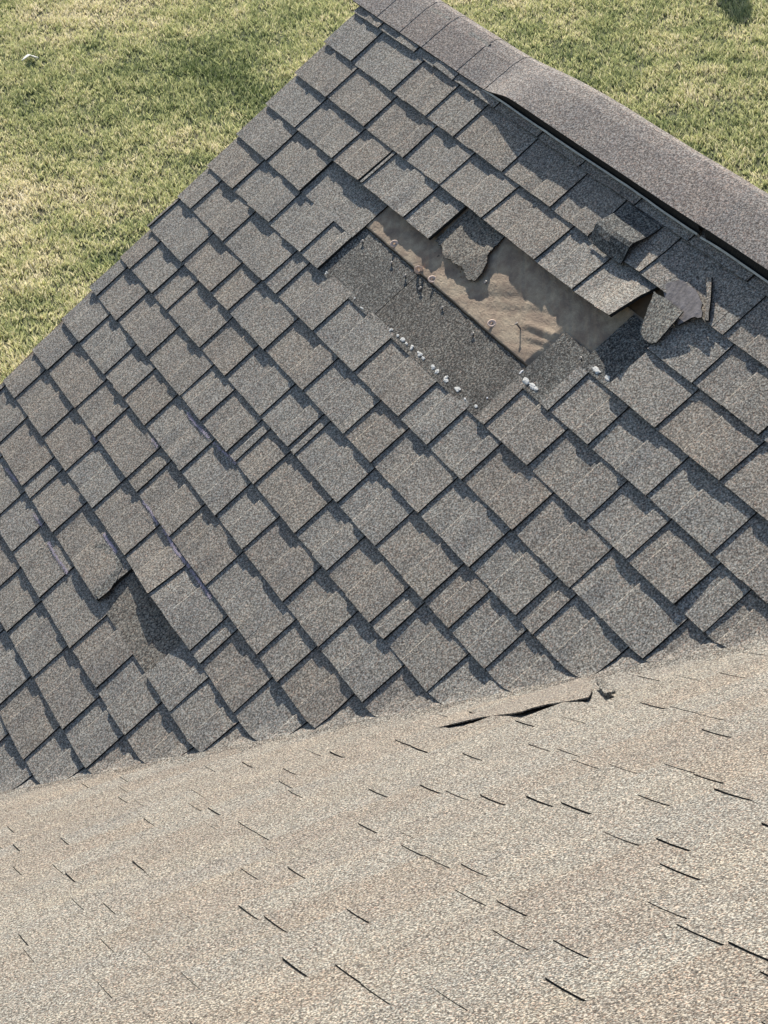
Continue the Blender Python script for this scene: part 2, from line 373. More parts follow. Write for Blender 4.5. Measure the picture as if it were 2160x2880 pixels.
def grass():
    n = 330000
    # stretch of lawn seen past the roof edges
    x = NR.uniform(-15.0, -4.2, n*2); y = NR.uniform(-2.2, 10.5, n*2)
    # keep what the camera can see between the roof and the frame
    P = np.stack([x, y, np.full_like(x, GZ)], 1)
    Rm = np.array(Euler(cam.rotation_euler).to_matrix()); q = (P - np.array(cam.location)) @ Rm
    px = 1080 + 6239.65*q[:, 0]/-q[:, 2]; py = 1440 - 6239.65*q[:, 1]/-q[:, 2]
    ok = (px > -260) & (px < 2420) & (py > -260) & ((py < 1180 - px*1.0) | (py < 60 + (px-1150)*0.62))
    x, y = x[ok], y[ok]
    gap = np.sin(x*43 + 4*np.sin(y*19))*np.sin(y*29 + 4*np.sin(x*23)) + 0.5*np.sin(x*11 + y*17)*np.sin(y*7 - x*5)
    ok = gap + NR.normal(0, .35, len(x)) > -0.62
    x, y = x[ok][:n], y[ok][:n]; n = len(x)
    clump = np.sin(x*7.3 + 2*np.sin(y*3.1))*np.sin(y*8.1 + 2*np.sin(x*2.7))
    fine = np.sin(x*31 + 3*np.sin(y*13))*np.sin(y*37 + 3*np.sin(x*17))
    hgt = (0.038 + 0.014*clump + 0.016*fine + NR.uniform(-0.012, 0.016, n)).clip(0.012, 0.09)
    ang = NR.uniform(0, 2*np.pi, n); lean = NR.uniform(0.2, 1.1, n)*hgt; la = NR.uniform(0, 2*np.pi, n)
    wd = NR.uniform(0.003, 0.0065, n)
    dx, dy = np.cos(ang)*wd, np.sin(ang)*wd
    gz = GZ + 0.03*np.sin(x*0.9 + 1)*np.cos(y*0.7)
    mx, my = x + np.cos(la)*lean*0.35, y + np.sin(la)*lean*0.35
    tx, ty = x + np.cos(la)*lean, y + np.sin(la)*lean
    V = np.empty((n, 5, 3))
    V[:, 0] = np.stack([x-dx, y-dy, gz], 1); V[:, 1] = np.stack([x+dx, y+dy, gz], 1)
    V[:, 2] = np.stack([mx+dx*.8, my+dy*.8, gz+hgt*.6], 1); V[:, 3] = np.stack([mx-dx*.8, my-dy*.8, gz+hgt*.6], 1)
    V[:, 4] = np.stack([tx, ty, gz+hgt], 1)
    me = bpy.data.meshes.new('lawn_grass')
    me.vertices.add(n*5); me.vertices.foreach_set('co', V.reshape(-1))
    idx = np.arange(n)[:, None]*5
    L = np.concatenate([idx + np.array([0, 1, 2, 3]), idx + np.array([3, 2, 4])], 1).reshape(-1)
    me.loops.add(n*7); me.loops.foreach_set('vertex_index', L.astype(np.int32))
    st = np.stack([np.arange(n)*7, np.arange(n)*7+4], 1).reshape(-1)
    me.polygons.add(n*2); me.polygons.foreach_set('loop_start', st.astype(np.int32))
    at = me.attributes.new('tone', 'FLOAT', 'POINT'); at.data.foreach_set('value', np.repeat((NR.random(n)*0.8 + 0.2*(fine*.5+.5)), 5).astype(np.float32))
    me.materials.append(M_blade); me.update(calc_edges=True); me.validate()
    o = bpy.data.objects.new('lawn_grass', me); C.objects.link(o); o['kind'] = 'stuff'
    o['label'] = 'patchy green and straw coloured lawn far below the roof'; o['category'] = 'grass'
grass()

# ---------------------------------------------------------------- the wing with the storm damage
wing = empty('gable_wing', (1.5, -1.2, GZ), 'gabled wing whose dark grey shingle slope is torn open near the lifted ridge vent', 'roof')
def rake(k): return -0.035 + 0.005*k
# sheathing of the slope, back slope, gable wall and rake board
def quad(name, P, m, parent, thick=0.0, **kw):
    v = [Vector(p) for p in P]; f = [[0, 1, 2, 3]]
    if thick:
        n = (v[1]-v[0]).cross(v[2]-v[0]).normalized()*-thick
        v += [p+n for p in v[:4]]; f += [[7, 6, 5, 4], [0, 4, 5, 1], [1, 5, 6, 2], [2, 6, 7, 3], [3, 7, 4, 0]]
    return link(name, v, f, m, parent, **kw)
KR = -1.05                                                         # ridge row
RY, RZ = -KR*E*CF, -KR*E*SF
def fpt(u, k, h): b = Vector((u, -k*E*CF, -k*E*SF)) + NF*h; return b
KV0, KV1 = 22, 22
# slope polygon stops at the valley
def uval(k): return (-k*E*SF - CN)/TN
quad('roof_deck', [fpt(0.02, 26, 0), fpt(uval(26), 26, 0), fpt(uval(KR), KR, 0), fpt(-0.03, KR, 0)], M_deck, wing, 0.012)
BP = math.radians(43)
quad('back_slope', [(-0.03, RY, RZ), (6.0, RY, RZ), (6.0, RY+2.4*math.cos(BP), RZ-2.4*math.sin(BP)), (-0.03, RY+2.4*math.cos(BP), RZ-2.4*math.sin(BP))], M_far, wing, 0.02)
kb = 27
link('gable_wall', [(0.30, -kb*E*CF, GZ), (0.30, RY+1.5, GZ), (0.30, RY+1.5, RZ-1.55), (0.30, RY, RZ-0.06), (0.30, -kb*E*CF, -kb*E*SF-0.06),
                    (0.42, -kb*E*CF, GZ), (0.42, RY+1.5, GZ), (0.42, RY+1.5, RZ-1.55), (0.42, RY, RZ-0.06), (0.42, -kb*E*CF, -kb*E*SF-0.06)],
     [[0, 1, 2, 3, 4], [9, 8, 7, 6, 5], [0, 5, 6, 1], [1, 6, 7, 2], [2, 7, 8, 3], [3, 8, 9, 4], [4, 9, 5, 0]], M_siding, wing)
link('rake_board', [tuple(fpt(0.0, 26, -0.013)), tuple(fpt(0.03, 26, -0.013)), tuple(fpt(0.0, KR, -0.013)), tuple(fpt(0.03, KR, -0.013)),
                    tuple(fpt(0.0, 26, -0.013)+Vector((0, 0, -.14))), tuple(fpt(0.03, 26, -0.013)+Vector((0, 0, -.14))), tuple(fpt(0.0, KR, -0.013)+Vector((0, 0, -.14))), tuple(fpt(0.03, KR, -0.013)+Vector((0, 0, -.14)))],
     [[0, 1, 3, 2], [4, 6, 7, 5], [0, 4, 5, 1], [2, 3, 7, 6], [0, 2, 6, 4], [1, 5, 7, 3]], M_board, wing)

# where the raised tabs end on every course (metres from the rake), measured; and where they begin
ROW = {
0: [0.17, 0.44, 0.72, 1.0, 1.27, 1.52, 1.83, 2.10, 2.38],
1: [0.194, 0.507, 0.758, 0.951, 1.237, 1.265, 1.561, 1.777, 2.059, 2.41, 2.46],
2: [0.244, 0.543, 0.831, 1.084, 1.368, 1.69, 1.91, 2.135, 2.503, 2.80],
3: [0.239, 0.544, 0.75, 0.774, 1.074, 1.246, 2.527, 2.822],
4: [0.252, 0.537, 2.18, 2.389, 2.674, 2.97],
5: [0.229, 0.536, 0.793, 0.929, 2.034, 2.28, 2.579, 2.785, 3.003, 3.13],
6: [0.124, 0.418, 0.726, 0.761, 0.862, 1.148, 1.445, 1.744, 1.923, 2.131, 2.416, 2.711, 3.055],
7: [0.011, 0.325, 0.582, 0.735, 1.032, 1.327, 1.572, 1.621, 1.803, 2.102, 2.399, 2.647, 2.736, 2.985],
8: [0.117, 0.331, 0.468, 0.766, 0.98, 1.264, 1.473, 1.52, 1.821, 2.07, 2.364, 2.506, 2.701],
9: [0.079, 0.288, 0.579, 0.879, 1.059, 1.272, 1.335, 1.485, 1.784, 2.0, 2.277, 2.362, 2.615],
10: [0.216, 0.468, 0.653, 0.853, 1.144, 1.169, 1.456, 1.666, 1.958, 2.199, 2.476],
11: [0.192, 0.491, 0.701, 0.99, 1.082, 1.367, 1.661, 1.962, 2.041, 2.182],
12: [0.17, 0.468, 0.717, 0.975, 1.277, 1.516, 1.819, 1.892, 2.142],
13: [0.05, 0.299, 0.594, 0.681, 0.914, 1.335, 1.753, 1.951],
14: [0.10, 0.36, 0.614, 0.824, 1.112, 1.408, 1.633, 1.88],
15: [0.15, 0.41, 0.66, 0.907, 1.115, 1.378, 1.66],
16: [0.12, 0.37, 0.65, 0.87, 1.08, 1.354],
}
BRT = {2: [0.064, 0.385, 0.764, 0.976, 1.225, 2.633], 3: [0.91, 1.176, 2.353, 2.656], 4: [0.104, 0.386, 2.313, 2.527, 2.789],
5: [0.361, 0.641, 2.127, 2.459, 2.716, 2.836, 2.926, 3.177], 6: [0.279, 1.28, 1.57, 1.82, 2.07, 2.266, 2.548], 7: [0.14, 0.462, 1.433, 1.929, 2.226, 2.501, 2.833],
8: [0.262, 0.65, 1.12, 1.392, 1.644, 1.922, 2.243], 9: [0.206, 1.66, 1.906, 2.125, 2.736], 10: [0.313, 0.972, 1.345, 1.546, 1.81, 2.078, 2.33, 2.597],
11: [0.642, 1.221, 1.784, 2.307], 12: [0.569, 1.103, 1.999, 2.313], 13: [0.155, 1.88, 2.084], 16: [1.188]}
GAPS = {2: [(2.14, 2.285)], 3: [(1.248, 2.285)], 4: [(0.54, 2.13)], 5: [(0.932, 1.98)], 13: [(1.337, 1.751)]}
START = {2: [2.285], 3: [2.285], 4: [2.13], 5: [1.98], 13: [1.751]}
def smooth(x): x = max(0, min(1, x)); return x*x*(3-2*x)
def lift2(u, f):
    if u > 2.25: return 0.0
    f = max(0, min(1.05, f))
    return (0.009*smooth((u-0.9)/0.5)*f + 0.030*smooth((u-1.85)/0.30)*(0.25*smooth((u-2.0)/.1)+0.75*f if f > 0 else 0.0))
def lift1(u, f): return 0.010*smooth((u-1.98)/.08)*smooth((2.25-u)/.08)*max(0, f)**2
def lift3(u, f): return 0.004*smooth((u-0.5)/0.12)*max(0, f)**1.3
def lift12(u, f): return max(0, f)*(0.016*math.exp(-((u-1.54)/0.15)**2) + 0.003*smooth((u-1.2)/.1)*smooth((1.8-u)/.1))
def lift13(u, f): return 0.004*smooth((u-1.02)/0.3)*smooth((f+.1)/.6)
LIFT = {1: lift1, 2: lift2, 3: lift3, 12: lift12, 13: lift13}
for k in range(0, 26):
    row = list(ROW.get(k, []))
    uend = uval(k) + 0.25
    x = row[-1] if row else rake(k)
    while x < uend:
        x += R.uniform(0.20, 0.31); row.append(x)
    cuts = sorted(set([round(rake(k) + 0.002*R.gauss(0, 1), 4)] + row + START.get(k, [])))
    for u0, u1 in zip(cuts, cuts[1:]):
        mid = (u0+u1)/2; wdt = u1-u0
        if any(a < mid < b for a, b in GAPS.get(k, [])): continue
        if wdt < 0.006: continue
        br = [b for b in BRT.get(k, []) if u0+0.02 < b < u1-0.02]
        if wdt < 0.09: ub = u0 + (0.0 if R.random() < .5 else 0.4*wdt)
        elif br: ub = br[0]
        else: ub = u0 + wdt*R.uniform(0.30, 0.62)
        if u0 in START.get(k, []): ub = u0 + 0.004
        if k == 0: ub = u0 + wdt*0.5
        mt = M_far; lb = None; nm = 'shingle'
        if k == 2 and u1 > 1.8 and u0 < 2.2: lb = 'shingle lifted off the roof at its torn right end'
        if k == 13 and abs(u1-1.335) < .01: lb = 'cracked and slipped shingle beside the dark gap'
        o = piece(WF, k, u0, ub, u1, wing, mt, LIFT.get(k), label=lb, clipside=1, clipoff=-0.004)

# upper parts of shingles laid bare where the courses above blew away
def headlap(k, u0, u1, top, m, label, slots=()):
    """upper, normally covered part of course k, seen from row 'top' down to row k-1"""
    verts, faces, midx = [], [], []
    nu = max(3, int((u1-u0)/0.05)); rows = [top, top+0.02] + [top + (k-1-top)*i/7 for i in range(1, 8)]
    for v in rows:
        for i in range(nu+1):
            u = u0 + (u1-u0)*i/nu
            h = A0 + 2*T*(v-(k-1)) + 0.0006*wob(k*5, u*1.3+v*.7, 0.08)
            verts.append(WF(u, v + (0.008*wob(k, u, 0.03) if v == top else 0), h))
    n = nu+1
    for r in range(len(rows)-1):
        for i in range(nu): faces.append([r*n+i, (r+1)*n+i, (r+1)*n+i+1, r*n+i+1]); midx.append(0)
    b = len(verts)                                     # top edge wall, side walls
    loop = [i for i in range(n)] + [r*n+nu for r in range(1, len(rows))]
    loop = loop[::-1] + [r*n for r in range(1, len(rows))]
    for i in loop:
        verts.append(Vector(verts[i]) - NF*0.0045)
    for j in range(len(loop)-1): faces.append([loop[j], loop[j+1], b+j+1, b+j]); midx.append(1)
    return link('shingle', verts, faces, [m, M_edge], wing, midx, label=label)
headlap(6, 0.60, 1.302, 3.66, M_head, 'bare dark upper part of the shingle under the felt edge, left')
headlap(6, 1.305, 1.99, 3.66, M_head, 'bare dark upper part of the shingle under the felt edge, right')
headlap(5, 0.30, 0.934, 2.66, M_far, 'bare weathered upper part of the shingle left of the hole')
headlap(5, 1.98, 2.60, 2.68, M_head, 'bare dark upper part of the shingle with pale sealant right of the felt')
headlap(4, 2.13, 2.75, 1.65, M_head, 'bare dark upper part of the shingle in the recess at the right')
headlap(3, 2.285, 2.9, 0.68, M_head, 'bare dark upper part of the shingle under the loose pieces')
headlap(14, 1.05, 1.80, 11.66, M_worn, 'bare upper part of the shingle in the gap at the lower left')

# broken remnant of course three hanging over the felt
TORN = [(1.254, 2.931, 0.01), (1.256, 2.523, 0.008), (1.259, 2.061, 0.006), (1.259, 1.9, 0.006), (1.48, 1.9, 0.006), (1.48, 2.005, 0.008), (1.49, 2.183, 0.014), (1.493, 2.41, 0.018), (1.515, 2.581, 0.018), (1.536, 2.787, 0.018), (1.54, 3.066, 0.016), (1.502, 3.115, 0.016), (1.471, 3.022, 0.017), (1.434, 3.018, 0.018), (1.391, 3.03, 0.018), (1.362, 3.075, 0.02), (1.319, 2.963, 0.018)]
sheet('shingle', WF, TORN, 0.003, [M_worn, M_edge], wing, 'ragged torn shingle tab hanging over the bare felt', 0.008, 4, 0, 0.8, False)

PATCH = [(1.115, 12.34, 0), (1.16, 12.18, 0), (1.24, 12.12, 0), (1.295, 12.15, .001), (1.325, 12.35, .003), (1.345, 12.60, .003), (1.345, 12.95, .004), (1.28, 12.93, .003), (1.22, 12.78, .001), (1.17, 12.72, 0)]
sheet('shingle', WF, [(u, k, A0 + 2*T*(k-12) + .0018 + d) for u, k, d in PATCH], 0.0035, [M_worn, M_edge], wing, 'cracked dark patch of the slipped shingle', 0.012, 4, 0, 1.0, False)
# felt with wrinkles and a raised bright lower edge
def felt():
    u0, u1, k0, k1 = 0.90, 2.20, 1.6, 3.63; nu, nk = 150, 62
    verts, faces, midx = [], [], []
    for j in range(nk+1):
        for i in range(nu+1):
            u = u0 + (u1-u0)*i/nu; kk = k0 + (k1-k0)*j/nk
            kk2 = kk + (0.010*wob(4, u, .05) if j == nk else 0)
            f = (kk-3.1)/(k1-3.1)
            h = 0.0028 + (0.0052*smooth(f) if f > 0 else 0)
            vk = kk*E
            h += 0.0022*wob(1.3, u*1.0+vk*2.1, 0.05)*smooth((kk-2.2)/.4)*(1-0.7*smooth(f*1.2)) + 0.0013*wob(9.1, u*2.0-vk*3.0, 0.03)
            # long wrinkle at the right
            ur = 1.90 + 0.0*kk; 
            if u > 1.78:
                kw = 2.95 + (1.9-u)*1.5
                h += 0.005*math.exp(-((kk-kw)/0.085)**2)*smooth((u-1.80)/.06)
                h += 0.003*math.exp(-((kk-kw-.22)/0.06)**2)*smooth((u-1.84)/.06)
            if u > 2.115 or (u > 1.965 and kk > 2.62): h = 0.0
            verts.append(WF(u, kk2, max(h, 0.0005)))
    n = nu+1
    for j in range(nk):
        for i in range(nu): faces.append([j*n+i, (j+1)*n+i, (j+1)*n+i+1, j*n+i+1]); midx.append(0)
    b = len(verts)
    for i in range(n): verts.append(Vector(verts[nk*n+i]) - NF*0.0016)
    for i in range(nu): faces.append([nk*n+i, b+i, b+i+1, nk*n+i+1]); midx.append(0)
    return link('felt_underlayment', verts, faces, [M_felt], wing, midx, smooth=True, label='bare brown felt in the hole of the roof, wrinkled')
felt()

# ---- fasteners
def lathe(prof, W0, axis, seg=12, tilt=None):
    z = axis.normalized(); x = z.orthogonal().normalized(); y = z.cross(x)
    v = []; f = []
    for r, h in prof:
        for s in range(seg):
            a = 2*math.pi*s/seg; v.append(W0 + z*h + (x*math.cos(a) + y*math.sin(a))*r)
    for i in range(len(prof)-1):
        for s in range(seg): t = (s+1) % seg; f.append([i*seg+s, i*seg+t, (i+1)*seg+t, (i+1)*seg+s])
    return v, f
def nail(u, k, h0, up, lean=(0, 0), r=0.0065, label=None):
    ax = (NF + Vector((lean[0], 0, 0)) + Vector((0, -CF, -SF))*lean[1])
    v, f = lathe([(0.0024, -0.004), (0.0024, up-0.001), (r*.9, up-0.0009), (r, up), (r*.8, up+0.0008), (0.0001, up+0.001)], WF(u, k, h0), ax, 10)
    return link('roofing_nail', v, f, M_nail, wing, smooth=False, label=label)
for u, k, up, ln in [(1.17, 3.87, .006, (.2, .5)), (1.27, 3.88, .009, (0, .2)), (1.37, 3.87, .009, (-.2, .1)), (1.51, 3.87, .005, (0, .1)), (1.70, 3.86, .006, (.1, .3)), (0.98, 3.93, .008, (-.4, .4))]:
    nail(u, k, 0.006, up*.75, (0, 0))
nail(1.83, 3.18, 0.004, 0.020, (-0.25, -.1), 0.0052, 'long rusty nail standing in the felt')
nail(1.572, 2.93, 0.004, 0.006); nail(2.115, 2.90, 0.007, 0.008)
for u, k, h, tl in [(1.112, 3.52, .0095, (.5, -.4)), (1.38, 3.565, .0100, (.45, -.5)), (1.728, 3.46, .0085, (.35, -.35)), (1.30, 3.60, .012, (2.2, 1.2))]:
    ax = NF + Vector((tl[0], 0, 0)) + Vector((0, -CF, -SF))*tl[1]
    c0 = WF(u, k, h)
    v, f = lathe([(0.0045, -0.0015), (0.0125, -0.0015), (0.0135, 0.0005), (0.0125, 0.0024), (0.0095, 0.0024), (0.0075, 0.0006), (0.0045, 0.0004), (0.0045, -0.0015)], c0, ax, 20)
    w_ = link('cap_nail', v, f, M_ring, wing, smooth=True, label='pinkish plastic washer of a cap nail on the felt edge' if tl[0] < 1 else 'cap nail washer tipped on its edge')
    v, f = lathe([(0.0001, 0.0014), (0.0045, 0.0012), (0.0046, 0.0002)], c0, ax, 12)
    g = link('nail_head', v, f, M_nail, None); g.parent = w_; g.location = g.location - w_.location - wing.location + wing.location
    g.location = Vector(g.location)

# ---- pale sealant and chips on the bared shingles
def blob(u, k, h, ru, rv, rh, m, name='sealant_dab', rot=0.0):
    bm = bmesh.new(); bmesh.ops.create_icosphere(bm, subdivisions=2, radius=1.0)
    v = []
    for p in bm.verts:
        s = 1 + R.uniform(-.28, .28)
        a, b = p.co.x*ru*s, p.co.y*rv*s
        a, b = a*math.cos(rot) - b*math.sin(rot), a*math.sin(rot) + b*math.cos(rot)
        v.append(WF(u+a, k+b/E, h + p.co.z*rh*s))
    bm.verts.index_update(); f = [[q.index for q in g.verts] for g in bm.faces]; bm.free()
    return link(name, v, f, m, wing)
def sealant(pts):
    for u, k, s in pts:
        for q in range(R.choice([1, 2, 2, 3])):
            blob(u + R.uniform(-.011, .011), k + R.uniform(-.022, .022), A0 - 0.0004, R.uniform(.006, .013)*s, R.uniform(.004, .0068)*s, .0012*s, M_seal)
sealant([(1.425, 4.87, .8), (1.455, 4.86, .6), (1.49, 4.86, .9), (1.52, 4.85, .8), (1.55, 4.85, 1), (1.60, 4.84, .9), (1.63, 4.85, .7), (1.69, 4.86, 1.0), (1.72, 4.855, .9), (1.77, 4.85, 1.1), (1.83, 4.84, .9), (1.90, 4.86, .7), (1.94, 4.84, .6),
         (2.02, 3.85, 1.5), (2.055, 3.85, 1.1), (2.075, 3.85, 1.0), (2.20, 2.88, 1.5), (2.25, 2.87, .8), (1.18, 4.92, .4), (1.24, 4.95, .5), (0.97, 4.93, .4)])
blob(1.979, 3.80, .013, .005, .008, .002, M_paper, 'paint_chip'); blob(1.952, 4.58, .0125, .003, .003, .0015, M_paper, 'paint_chip')
# crumbs of broken shingle
def crumbs():
    verts, faces = [], []
    areas = [((1.28, 3.0), (1.50, 3.15), 26, .0045), ((0.60, 3.88), (0.92, 4.0), 46, .012), ((0.97, 4.92), (1.4, 5.0), 40, .0125), ((1.33, 12.85), (1.62, 13.0), 60, .0125), ((1.28, 12.1), (1.36, 12.9), 30, .009), ((0.70, 3.1), (0.95, 3.2), 8, .008)]
    for (a0, b0), (a1, b1), n_, h in areas:
        for _ in range(n_):
            u, k, s = R.uniform(a0, a1), R.uniform(b0, b1), R.uniform(.0006, .0026)
            b = len(verts)
            for sx, sy, sz in [(-1, -1, 0), (1, -1, 0), (1, 1, 0), (-1, 1, 0), (-.5, -.6, 1), (.6, -.5, 1), (.5, .6, 1), (-.6, .5, 1)]:
                verts.append(WF(u + sx*s*R.uniform(.7, 1.3), k + sy*s*R.uniform(.7, 1.3)/E, h + sz*s*.8))
            for f in ([4, 5, 6, 7], [0, 1, 5, 4], [1, 2, 6, 5], [2, 3, 7, 6], [3, 0, 4, 7]): faces.append([b+i for i in f])
    link('shingle_crumbs', verts, faces, M_worn, wing, kind='stuff', label='crumbs of broken shingle along the torn edges')
crumbs()
# chalk strokes: broken flecks of chalk on the granules
CHALK = [(0.9, [(1.129, 11.016), (1.196, 11.014), (1.276, 11.06)]), (1, [(1.309, 11.021), (1.432, 11.076), (1.539, 11.046)]), (0.8, [(1.547, 11.066), (1.63, 11.068), (1.714, 11.085)]), (1.3, [(1.108, 12.1), (1.156, 12.103), (1.228, 12.108)]), (0.5, [(0.745, 13.139), (0.842, 13.13)]), (0.8, [(0.927, 13.209), (1.022, 13.226), (1.12, 13.22)]), (0.9, [(0.968, 9.108), (1.053, 9.135), (1.15, 9.099)]), (0.6, [(0.931, 10.075), (0.987, 10.068)]), (0.6, [(0.437, 13.092), (0.555, 13.063)]), (0.5, [(1.183, 9.095), (1.347, 9.016)]), (0.5, [(0.674, 11.059), (0.719, 11.063)])]
def chalk(w_, pts):
    verts, faces = [], []
    for a, b in zip(pts, pts[1:]):
        n_ = int(abs(b[0]-a[0])*2600*w_)
        for _ in range(n_):
            t = R.random(); u = a[0]+(b[0]-a[0])*t; k = a[1]+(b[1]-a[1])*t + R.gauss(0, .018)
            k += .012*wob(2, u, .04)
            s = R.uniform(.0006, .0018); row = math.floor(k)+1; h = A0 + 2*T*(k-(row-1)) + .0022 + .0004*R.random()
            b_ = len(verts); r0 = R.random()*3
            for q in range(4):
                an = r0 + q*math.pi/2; verts.append(WF(u + math.cos(an)*s*1.3, k + math.sin(an)*s/E, h))
            verts.append(WF(u, k, h+.0006))
            for q in range(4): faces.append([b_+q, b_+(q+1) % 4, b_+4])
    link('chalk_mark', verts, faces, M_chalk, wing, kind='stuff', label='pale violet chalk stroke along a course edge')
for w_, pts in CHALK: chalk(w_, pts)

# ---- ridge: cap shingles and lifted vent
def hc(u): return 0.0270 + 0.034*smooth((u-0.84)/0.26) + 0.004*smooth((u-1.3)/.8)
def kc(u): return -0.19 - 0.10*smooth((u-0.9)/0.2) - 0.03*smooth((u-1.9)/.5)
def apex(u): return Vector((u, 0.15, 0.112 + 0.033*smooth((u-0.85)/0.55) + 0.003*wob(5, u, .35) + .004*smooth((u-1.6)/.8)))
def capsec(u, dz):
    lo = WF(u, kc(u), hc(u) + dz); ap = apex(u) + Vector((0, 0, dz))
    m1 = lo.lerp(ap, 0.35) + NF*0.002; m2 = lo.lerp(ap, 0.72) + NF*0.003
    pts = [WF(u, kc(u) + 0.01, hc(u) + dz - 0.005), lo, m1, m2, lo.lerp(ap, 0.9) - NF*0.001, ap - Vector((0, 0, .004))]
    d = ap
    pts += [d + Vector((0, .022, -.010)), d + Vector((0, .045, -.028)), d + Vector((0, .15, -.14))]
    return pts
def cap_piece(u0, u1, up):
    n_ = 5; verts, faces, midx = [], [], []
    for i in range(n_+1):
        t = i/n_; u = u0 + (u1-u0)*t
        dz = 0.0013*t if up == 0 else 0.0013*(1-t)
        verts += capsec(u + R.gauss(0, .0004), dz)
    m_ = 9
    for i in range(n_):
        for j in range(m_-1):
            a = i*m_+j; faces.append([a, a+m_, a+m_+1, a+1]); midx.append(1 if j == 0 else 0)
    for i, fl in ((0, 1), (n_, 0)):                          # end walls
        b = len(verts)
        for j in range(m_): verts.append(Vector(verts[i*m_+j]) - NF*0.004)
        for j in range(m_-1):
            f = [i*m_+j, i*m_+j+1, b+j+1, b+j]; faces.append(f if fl else f[::-1]); midx.append(0)
    return link('ridge_cap', verts, faces, [M_cap, M_edge], wing, midx)
cs = [-0.075, 0.115, 0.29, 0.455, 0.705, 0.90, 1.14]
for a, b in zip(cs, cs[1:]): cap_piece(a, b + 0.004, 0)
cs = [1.136, 1.42, 1.66, 1.92, 2.16, 2.42, 2.68, 2.95, 3.3]
for a, b in zip(cs, cs[1:]): cap_piece(a, b + 0.004, 1)
def vent(u0, u1):
    root = []
    # pale lip
    verts, faces = [], []
    n_ = int((u1-u0)/0.05)
    for i in range(n_+1):
        u = u0 + (u1-u0)*i/n_; k = -0.185 + .012*wob(3, u, .25) + .004*wob(8, u, .05)
        dk = .055*smooth((2.2-u)/.9)*0 ; g = smooth((u-u0+.02)/.1)
        b0 = 0.0240
        for kk, h in ((k, b0), (k+.012, b0+.0100*g+.001*wob(2, u, .1)), (k-.022, b0+.0110*g+.001), (k-.03, b0)):
            verts.append(WF(u, kk+dk, h))
    for i in range(n_):
        for j in range(3): a = i*4+j; faces.append([a, a+4, a+5, a+1])
    faces += [[0, 1, 2, 3], [n_*4+3, n_*4+2, n_*4+1, n_*4]]
    lip = link('ridge_vent', verts, faces, M_vent, wing, label='ridge vent lifted clear of the shingles')
    # corrugated louvre behind the lip
    verts, faces = [], []; m_ = int((u1-u0)/0.0042)
    for i in range(m_+1):
        u = u0 + .02 + (u1-u0-.02)*i/m_; z = 0.014 if i % 2 else 0.0
        g = smooth((u-0.86)/.16)
        verts.append(WF(u, -0.225 + .012*wob(3, u, .25) + z*.4, 0.0240)); verts.append(WF(u, kc(u) - 0.03 + z, max(.027, hc(u) - .003)))
    for i in range(m_): a = i*2; faces.append([a, a+2, a+3, a+1])
    lv = link('vent_louvre', verts, faces, M_louv, None); lv.parent = lip; lv.location = Vector(lv.location) - Vector(lip.location) - Vector(wing.location)
vent(0.885, 2.12); vent(2.126, 3.35)

# ---------------------------------------------------------------- loose pieces lying on the wing
FA = [(2.153, 1.112, 0.03), (2.225, 1.097, 0.035), (2.309, 1.109, 0.042), (2.31, 1.446, 0.04), (2.31, 1.83, 0.034), (2.289, 1.905, 0.03), (2.261, 1.912, 0.026), (2.216, 1.836, 0.022), (2.19, 1.527, 0.024)]
FB0 = [(2.158, 0.968, 0.014), (2.172, 0.823, 0.018), (2.213, 0.653, 0.026), (2.281, 0.664, 0.03), (2.342, 0.798, 0.032), (2.374, 0.996, 0.03), (2.341, 1.106, 0.024), (2.316, 1.343, 0.018), (2.278, 1.26, 0.014), (2.223, 1.134, 0.012)]
SL = [(2.261, 0.35, 0.03), (2.28, 0.293, 0.032), (2.346, 0.666, 0.034), (2.393, 0.963, 0.034), (2.38, 0.997, 0.032), (2.331, 0.678, 0.032)]
FB = [(a, b, h+.012) for a, b, h in FB0]
GRP = 'torn scraps at the right end of the hole'
o = tag(sheet('shingle_scrap', WF, FA, 0.0035, [M_worn, M_edge], None, None, 0.005, 3, 0, 0.6, False), 'dark granule-faced shingle scrap sticking out past the lifted shingle', 'shingle scrap'); o['group'] = GRP
o = tag(sheet('shingle_scrap', WF, FB, 0.004, [M_under, M_edge], None, None, 0.006, 3, 0, 0.3, False), 'smooth brownish grey shingle scrap lying upside down near the ridge vent', 'shingle scrap'); o['group'] = GRP
o = tag(sheet('shingle_scrap', WF, SL, 0.007, [M_far, M_edge], None, None, 0.002, 2, 0, 0.3, False), 'narrow upright shingle strip at the edge of the smooth scrap', 'shingle scrap'); o['group'] = GRP
